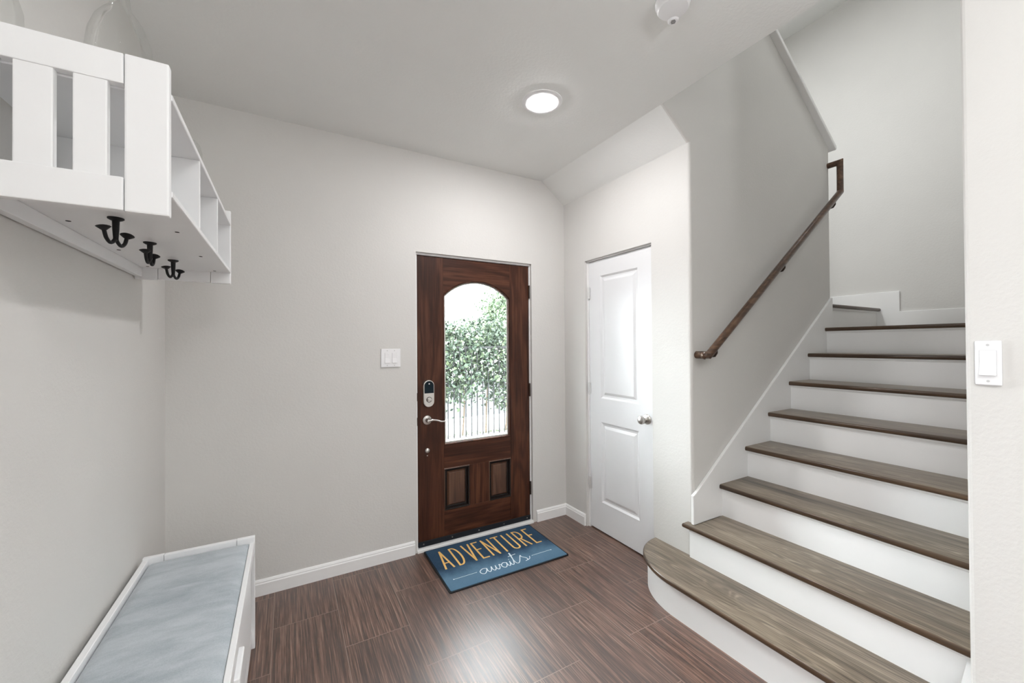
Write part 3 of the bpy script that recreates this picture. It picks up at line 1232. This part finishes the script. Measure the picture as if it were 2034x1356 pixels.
bm = newbm()
CX0, CX1, CY0_, CY1_ = B_X0 + 0.024, B_X1 - 0.0225, B_Y0 + 0.028, B_Y1 - 0.026
NX, NY = 26, 70
rng = random.Random(5)
wr = [(rng.uniform(CY0_, CY1_), rng.uniform(0.006, 0.012), rng.choice((0, 1)), rng.uniform(0.06, 0.2), rng.uniform(-0.25, 0.1)) for _ in range(34)]
gridv = []
for i in range(NX + 1):
    rowv = []
    for jj in range(NY + 1):
        u, w_ = i / NX, jj / NY
        x = CX0 + (CX1 - CX0) * u
        y = CY0_ + (CY1_ - CY0_) * w_
        ex = min(u, 1 - u) * (CX1 - CX0)
        ey = min(w_, 1 - w_) * (CY1_ - CY0_)
        e = min(ex, ey)
        z = 0.494 + 0.016 * (1 - math.exp(-e / 0.012)) + 0.006 * math.sin(math.pi * u) * math.sin(math.pi * w_) ** 0.5
        for (yc, s_, side, ln, sk) in wr:
            dxe = (CX1 - x) if side else (x - CX0)
            yy = y - yc - sk * dxe
            z -= 0.0022 * math.exp(-(yy / s_) ** 2) * math.exp(-dxe / ln) * min(1, e / 0.02)
        rowv.append(bm.verts.new((x, y, z)))
    gridv.append(rowv)
for i in range(NX):
    for jj in range(NY):
        bm.faces.new((gridv[i][jj], gridv[i + 1][jj], gridv[i + 1][jj + 1], gridv[i][jj + 1]))
# sides down to the seat board
rim = [gridv[i][0] for i in range(NX + 1)] + [gridv[NX][jj] for jj in range(1, NY + 1)] + [gridv[i][NY] for i in range(NX - 1, -1, -1)] + [gridv[0][jj] for jj in range(NY - 1, 0, -1)]
low = [bm.verts.new((v.co.x, v.co.y, 0.4735)) for v in rim]
for a in range(len(rim)):
    b = (a + 1) % len(rim)
    bm.faces.new((rim[b], rim[a], low[a], low[b]))
bm.faces.new(low)
bmesh.ops.recalc_face_normals(bm, faces=bm.faces)
o = mesh('seat_cushion', bm, make_velvet(), None, True)
tag(o, 'long grey-blue velvet cushion lying on the white bench', 'cushion')

# ------------------------------------------------------------------ door mat
MX, MY, MROT = 1.2267, 2.4248, R(-0.45)
mat = thing('door_mat', 'blue door mat reading ADVENTURE awaits before the wooden front door', 'door mat', (MX, MY, 0), None, MROT)
MW, MH = 0.843, 0.522


def make_matmat():
    m = NT('blue_mat_pile')
    m.pr(0.95, 0, 0.1)
    v = m.obj()
    sep = m.n('ShaderNodeSeparateXYZ')
    m.link(v, sep.inputs[0])
    nz = m.noise(v, 7, 4, 0.6)
    t = m.math('ADD', m.math('ADD', m.math('DIVIDE', sep.outputs[1], MH), 0.5), m.math('MULTIPLY', m.math('SUBTRACT', nz, 0.5), 0.35))
    c = m.ramp(t, [(0.0, (0.095, 0.18, 0.265)), (0.22, (0.115, 0.21, 0.30)), (0.40, (0.050, 0.10, 0.16)), (0.50, (0.018, 0.036, 0.068)), (0.75, (0.022, 0.05, 0.095)), (1.0, (0.03, 0.065, 0.115))])
    sp = m.noise(v, 420, 2, 0.7)
    c = m.mix(0.16, c, m.ramp(sp, [(0.35, (0.012, 0.03, 0.06)), (0.65, (0.16, 0.27, 0.38))]))
    m.base(c)
    m.bump(sp, 0.3, 0.003)
    return m.m


def local(name, bm, mt, parent):
    me = bpy.data.meshes.new(name)
    bm.normal_update()
    bm.to_mesh(me)
    bm.free()
    me.materials.append(mt)
    o = bpy.data.objects.new(name, me)
    col.objects.link(o)
    o.parent = parent
    return o


def rrect(hx, hy, r, n=5):
    out = []
    for (cx, cy, a0) in ((hx - r, hy - r, 0), (-hx + r, hy - r, 90), (-hx + r, -hy + r, 180), (hx - r, -hy + r, 270)):
        for k in range(n + 1):
            a = R(a0 + 90 * k / n)
            out.append((cx + r * math.cos(a), cy + r * math.sin(a)))
    return out


bm = newbm()
prism(bm, rrect(MW / 2, MH / 2, 0.012), 2, 0.0005, 0.0055)
o = local('rubber_backing', bm, m_rubber, mat)
o['label'] = 'dark rubber edge'
bm = newbm()
prism(bm, rrect(MW / 2 - 0.010, MH / 2 - 0.010, 0.008), 2, 0.0056, 0.0085)
local('pile', bm, make_matmat(), mat)
T, B_ = 0.199, -0.021
LW = 0.0125


def arcp(cx, cy, rx, ry, a0, a1, n=12):
    return [(cx + rx * math.cos(R(a0 + (a1 - a0) * k / n)), cy + ry * math.sin(R(a0 + (a1 - a0) * k / n))) for k in range(n + 1)]


zL = 0.0090


def E_(x, w):
    return [[(x + w, T), (x, T), (x, B_), (x + w, B_)], [(x, 0.10), (x + w * 0.82, 0.10)]]


letters = {
    'A': [[(-0.358, B_), (-0.331, T), (-0.304, B_)], [(-0.349, 0.045), (-0.313, 0.045)]],
    'D': [[(-0.263, B_), (-0.263, T), (-0.248, T)] + arcp(-0.248, (T + B_) / 2, 0.034, (T - B_) / 2, 90, -90, 16) + [(-0.263, B_)]],
    'V': [[(-0.174, T), (-0.149, B_), (-0.125, T)]],
    'E': E_(-0.098, 0.040),
    'N': [[(-0.024, B_), (-0.024, T), (0.026, B_), (0.026, T)]],
    'T': [[(0.056, T), (0.108, T)], [(0.082, T), (0.080, B_)]],
    'U': [[(0.142, T), (0.142, 0.010)] + arcp(0.166, 0.010, 0.024, 0.031, 180, 360, 12) + [(0.190, T)]],
    'R': [[(0.230, B_), (0.230, T), (0.246, T)] + arcp(0.246, 0.143, 0.028, 0.056, 90, -90, 12) + [(0.230, 0.087)], [(0.246, 0.087), (0.276, B_)]],
    'E2': E_(0.317, 0.036),
}
for k, strokes in letters.items():
    bm = newbm()
    for st in strokes:
        ribbon(bm, st, LW, zL)
    local('letter', bm, m_yellow, mat)
aw = [(-0.134, -0.141), (-0.158, -0.133), (-0.184, -0.152), (-0.184, -0.177), (-0.166, -0.188), (-0.145, -0.167), (-0.134, -0.141), (-0.137, -0.170), (-0.128, -0.186), (-0.113, -0.168),
      (-0.101, -0.138), (-0.104, -0.170), (-0.094, -0.186), (-0.080, -0.166), (-0.073, -0.140), (-0.076, -0.170), (-0.066, -0.186), (-0.052, -0.166), (-0.046, -0.139), (-0.036, -0.146)]
aw2 = [(0.006, -0.142), (-0.014, -0.134), (-0.035, -0.153), (-0.034, -0.178), (-0.018, -0.188), (-0.002, -0.168), (0.006, -0.142), (0.004, -0.172), (0.012, -0.186), (0.022, -0.170),
       (0.031, -0.140), (0.028, -0.172), (0.037, -0.186), (0.050, -0.165), (0.068, -0.105), (0.076, -0.058), (0.073, -0.050), (0.068, -0.080), (0.060, -0.150), (0.062, -0.178), (0.074, -0.186), (0.092, -0.168),
       (0.120, -0.120), (0.127, -0.112), (0.127, -0.130), (0.147, -0.158), (0.147, -0.180), (0.128, -0.187)]
bm = newbm()
ribbon(bm, catmull(aw, 5), 0.0058, zL)
ribbon(bm, catmull(aw2, 5), 0.0058, zL)
ribbon(bm, catmull([(0.150, -0.182), (0.166, -0.172), (0.177, -0.150)], 5), 0.005, zL)
ribbon(bm, [(0.050, -0.086), (0.106, -0.078)], 0.0055, zL)
ribbon(bm, [(0.036, -0.118), (0.0365, -0.117)], 0.006, zL)
o = local('script_lettering', bm, m_script, mat)
o['label'] = 'pale handwritten script'
for (a, b, dot) in ((-0.357, -0.208, -0.357), (0.196, 0.348, 0.348)):
    bm = newbm()
    ribbon(bm, [(a, -0.151), (b, -0.151)], 0.0032, zL)
    ribbon(bm, [(dot, -0.151), (dot + 0.0004, -0.151)], 0.0085, zL)
    far = b if dot == a else a
    ribbon(bm, [(far, -0.151), (far + 0.0004, -0.151)], 0.0055, zL)
    local('arrow_line', bm, m_script, mat)

# ------------------------------------------------------------------ light switches
def switch_front(cx, cz, w, h):
    t = thing('light_switch', 'white double rocker switch on the wall beside the wooden front door', 'light switch', (cx, YD, cz))
    bm = newbm()
    box(bm, cx - w / 2, cx + w / 2, YD - 0.007, YD - 0.0003, cz - h / 2, cz + h / 2, 0.003, 2)
    mesh('wall_plate', bm, m_plastic, t)
    for dx in (-0.0235, 0.0235):
        bm = newbm()
        prism(bm, [(YD - 0.0065, cz - 0.033), (YD - 0.0125, cz - 0.033), (YD - 0.0085, cz), (YD - 0.0095, cz + 0.033), (YD - 0.0065, cz + 0.033)], 0, cx + dx - 0.0155, cx + dx + 0.0155, 0.0008, 1)
        mesh('rocker', bm, m_plastic, t)
        bm = newbm()
        box(bm, cx + dx - 0.0163, cx + dx + 0.0163, YD - 0.0073, YD - 0.0069, cz - 0.0338, cz + 0.0338)
        mesh('rocker_gap', bm, m_greyplastic, t)
        for dz in (-0.0485, 0.0485):
            bm = newbm()
            lathe(bm, [(0.0032, -0.0082), (0.0032, -0.0068)], (cx + dx, YD, cz + dz), 'y', 10)
            mesh('screw', bm, m_greyplastic, t)


switch_front(0.5975, 1.335, 0.127, 0.122)


def switch_right(cy, cz, w, h):
    t = thing('light_switch', 'white single rocker switch on the bright near wall beside the stairs', 'light switch', (XR, cy, cz))
    bm = newbm()
    box(bm, XR - 0.008, XR - 0.0003, cy - w / 2, cy + w / 2, cz - h / 2, cz + h / 2, 0.005, 3)
    mesh('wall_plate', bm, m_plastic, t)
    bm = newbm()
    rw = 0.0165
    box(bm, XR - 0.0083, XR - 0.0079, cy - 0.0173, cy + 0.0173, cz - 0.0375, cz + 0.0375)
    mesh('rocker_gap', bm, m_greyplastic, t)
    bm = newbm()
    prism(bm, [(XR - 0.0078, cz - 0.0365), (XR - 0.0165, cz - 0.0365), (XR - 0.0095, cz + 0.004), (XR - 0.0095, cz + 0.0365), (XR - 0.0078, cz + 0.0365)], 1, cy - rw, cy + rw, 0.0008, 1)
    mesh('rocker', bm, m_plastic, t)
    for dz in (-0.0535, 0.0535):
        bm = newbm()
        lathe(bm, [(0.0035, -0.0092), (0.0035, -0.0078)], (XR, cy, cz + dz), 'x', 10)
        mesh('screw', bm, m_greyplastic, t)


switch_right(0.3385, 1.3535, 0.0535, 0.133)

# ------------------------------------------------------------------ ceiling light, smoke detector
lx_, ly_ = 1.2215, 1.8135
cl = thing('recessed_light', 'round white recessed ceiling light, lit, above the entry', 'ceiling light', (lx_, ly_, ZC))
bm = newbm()
lathe(bm, [(0.1095, -0.0002), (0.1095, -0.003), (0.104, -0.006), (0.082, -0.0075), (0.0765, -0.006), (0.0755, -0.002)], (lx_, ly_, ZC), 'z', 48, caps=False)
mesh('trim_ring', bm, m_plastic, cl, True)
bm = newbm()
lathe(bm, [(0.0750, -0.004), (0.0735, -0.0082), (0.066, -0.0105), (0.050, -0.0125), (0.025, -0.0138), (0.0, -0.0142)], (lx_, ly_, ZC), 'z', 40, caps=False)
for f in bm.faces:
    if f.normal.z > 0:
        f.normal_flip()
o = mesh('lens', bm, m_lens, cl, True)
o['label'] = 'glowing frosted lens'

sx_, sy_ = 1.305, 1.027
sd = thing('smoke_detector', 'round white smoke detector on the ceiling at the top picture edge', 'smoke detector', (sx_, sy_, ZC))
bm = newbm()
lathe(bm, [(0.066, -0.0002), (0.066, -0.012), (0.062, -0.016), (0.060, -0.030), (0.054, -0.038), (0.038, -0.042), (0.0, -0.043)], (sx_, sy_, ZC), 'z', 44)
mesh('housing', bm, m_plastic, sd, True)
bm = newbm()
d = Vector((0.78, 0.62, 0))
q = Vector((sx_, sy_, 0)) + d * 0.050
lathe(bm, [(0.0, -0.047), (0.017, -0.047), (0.021, -0.043), (0.022, -0.02)], (q.x, q.y, ZC), 'z', 28, caps=False)
mesh('sounder_cover', bm, m_plastic, sd, True)
bm = newbm()
sdv = Vector((-0.62, 0.78, 0))
for k in range(-2, 3):
    cpos = q + d * 0.0045 * k
    hl = 0.010 - 0.0015 * abs(k)
    a, b = cpos - sdv * hl, cpos + sdv * hl
    n_ = d * 0.0011
    bm.faces.new([bm.verts.new((p.x, p.y, ZC - 0.0474)) for p in (a - n_, b - n_, b + n_, a + n_)])
    bm.faces.new([bm.verts.new((p.x, p.y, ZC - 0.0474)) for p in (a + n_, b + n_, b - n_, a - n_)]) if False else None
mesh('sounder_grille', bm, m_dark, sd)

# ------------------------------------------------------------------ outdoors
m_conc = plain('pale_concrete', (0.30, 0.295, 0.28), 0.9, 0, 0.2, 4, 0.06)
m_street = plain('grey_asphalt', (0.026, 0.028, 0.031), 0.95, 0, 0.2, 12, 0.12)
m_house = plain('white_siding', (0.74, 0.75, 0.75), 0.8, 0, 0.2, 2, 0.02)
m_iron = plain('grey_iron', (0.018, 0.018, 0.02), 0.5, 0.3, 0.4)
m_bark = plain('bark', (0.13, 0.10, 0.075), 0.9, 0, 0.2, 40, 0.3)


def leafmat(name, c0, c1, c2):
    m = NT(name)
    m.pr(0.5, 0, 0.4)
    oi = m.n('ShaderNodeNewGeometry')
    m.base(m.ramp(oi.outputs['Random Per Island'], [(0.0, c0), (0.55, c1), (1.0, c2)]))
    m.b.inputs['Transmission Weight'].default_value = 0.0
    return m.m


m_hleaf = leafmat('hedge_leaf', (0.022, 0.037, 0.025), (0.042, 0.065, 0.043), (0.085, 0.116, 0.06))
m_tleaf = leafmat('tree_leaf', (0.035, 0.058, 0.032), (0.062, 0.093, 0.050), (0.104, 0.138, 0.07))
m_grass = leafmat('grass_blade', (0.04, 0.07, 0.02), (0.07, 0.11, 0.035), (0.1, 0.14, 0.05))

bm = newbm()
box(bm, -6, 14, 2.87, 7.55, -0.25, -0.05)
struct('patio', bm, m_conc, 'pale concrete path beyond the front door', 'path')
bm = newbm()
box(bm, -10, 24, 7.55, 26, -0.25, -0.06)
struct('street', bm, m_street, 'grey street beyond the iron fence', 'street')

bm = newbm()
box(bm, -1.5, 8.5, 5.60, 5.82, -0.0499, 0.0)
struct('kerb', bm, m_conc, 'pale kerb strip under the iron fence', 'kerb')

FY = 5.72
fence = thing('iron_fence', 'grey iron bar fence on the kerb in front of the hedge', 'fence', (3, FY, 0))
for (z, h) in ((0.10, 0.03), (1.36, 0.035)):
    bm = newbm()
    box(bm, 0.6, 5.4, FY - 0.012, FY + 0.012, z, z + h)
    if z > 1:
        mesh('rail', bm, m_iron, fence)
    else:
        bm.free()
x = 0.66
while x < 5.4:
    bm = newbm()
    box(bm, x - 0.0075, x + 0.0075, FY - 0.0075, FY + 0.0075, 0.0, 1.36)
    mesh('bar', bm, m_iron, fence)
    x += 0.0965


def leaves(bm, pts, size, rg, up_bias=0.3):
    for p in pts:
        d = Vector((rg.gauss(0, 1), rg.gauss(0, 1), rg.gauss(0, 1) + up_bias)).normalized()
        a = Vector((rg.gauss(0, 1), rg.gauss(0, 1), rg.gauss(0, 1)))
        s = (a - d * a.dot(d)).normalized()
        nn = d.cross(s) * 0.12
        L = size * rg.uniform(0.7, 1.25)
        W = L * 0.30
        q = Vector(p)
        v0 = bm.verts.new(q)
        v1 = bm.verts.new(q + d * L * 0.5 + s * W + nn * L)
        v2 = bm.verts.new(q + d * L)
        v3 = bm.verts.new(q + d * L * 0.5 - s * W + nn * L)
        v4 = bm.verts.new(q + d * L * 0.5)
        bm.faces.new((v0, v1, v4))
        bm.faces.new((v1, v2, v4))
        bm.faces.new((v0, v4, v3))
        bm.faces.new((v4, v2, v3))


rg = random.Random(11)
hedge = thing('hedge', 'tall clipped green hedge growing along the iron fence', 'hedge', (3.1, 5.95, 0))
pts = []
while len(pts) < 15000:
    x = rg.uniform(1.3, 4.5)
    z = rg.uniform(0.30, 1.98)
    y = rg.uniform(5.62, 6.30)
    bottom = 0.62 + 0.16 * math.sin(x * 5.1) + 0.10 * math.sin(x * 11.7 + 1) - (0.32 if x > 2.75 else 0) * min(1, (x - 2.75) / 0.4 if x > 2.75 else 0)
    topz = 1.80 + 0.05 * math.sin(x * 7 + 0.6) + 0.04 * math.sin(x * 17)
    if z < bottom and rg.random() > 0.10:
        continue
    if z > topz and rg.random() > 0.04:
        continue
    if z < 1.0 and rg.random() > 0.35 + 0.65 * (z - 0.3) / 0.7:
        continue
    pts.append((x, y, z))
bm = newbm()
leaves(bm, pts, 0.074, rg)
mesh('foliage', bm, m_hleaf, hedge)
for k in range(9):
    x = 1.4 + 0.36 * k + rg.uniform(-0.08, 0.08)
    bm = newbm()
    pp = catmull([(x, 5.98, -0.05), (x + rg.uniform(-.05, .05), 5.98, 0.5), (x + rg.uniform(-.1, .1), 5.95, 1.1), (x + rg.uniform(-.15, .15), 6.0, 1.7)], 4)
    tube(bm, pp, [0.016 - 0.010 * i / (len(pp) - 1) for i in range(len(pp))], 7)
    mesh('stem', bm, m_bark, hedge)

tree = thing('tree', 'bushy light green tree rising behind the hedge', 'tree', (4.55, 8.3, -0.06))
pts = []
for _ in range(6500):
    u = Vector((rg.gauss(0, 1), rg.gauss(0, 1), rg.gauss(0, 1))).normalized() * (rg.random() ** 0.35)
    lump = 1 + 0.18 * math.sin(u.x * 9) * math.cos(u.z * 8)
    pts.append((4.62 + u.x * 0.78 * lump, 8.3 + u.y * 0.75 * lump, 2.02 + u.z * 0.78 * lump))
bm = newbm()
leaves(bm, pts, 0.085, rg)
mesh('foliage', bm, m_tleaf, tree)
bm = newbm()
tube(bm, catmull([(4.55, 8.3, -0.06), (4.58, 8.3, 0.6), (4.6, 8.28, 1.3), (4.62, 8.3, 2.2)], 4), [0.06 - 0.003 * i for i in range(13)], 10)
mesh('trunk', bm, m_bark, tree)

bm = newbm()
for _ in range(2600):
    x, y = rg.uniform(0.4, 5.6), rg.uniform(5.83, 6.15)
    h = rg.uniform(0.03, 0.075)
    a = rg.uniform(0, 6.28)
    dx, dy = math.cos(a) * 0.004, math.sin(a) * 0.004
    bm.faces.new([bm.verts.new(p) for p in ((x - dx, y - dy, -0.05), (x + dx, y + dy, -0.05), (x + rg.uniform(-.02, .02), y + rg.uniform(-.02, .02), -0.05 + h))])
o = mesh('grass', bm, m_grass)
tag(o, 'thin strip of green grass behind the fence kerb', 'grass', None, 'stuff')

house = thing('house', 'white house with a pale gabled roof across the street', 'house', (7, 18, -0.06))
bm = newbm()
box(bm, 3.0, 8.6, 16.0, 21.0, -0.06, 3.1)
mesh('wall', bm, m_house, house)
bm = newbm()
prism(bm, [(15.6, 3.0), (18.5, 4.3), (21.4, 3.0), (21.4, 3.12), (18.5, 4.45), (15.6, 3.12)], 0, 2.7, 8.9)
mesh('roof', bm, plain('pale_grey_shingle', (0.55, 0.56, 0.57), 0.9), house)
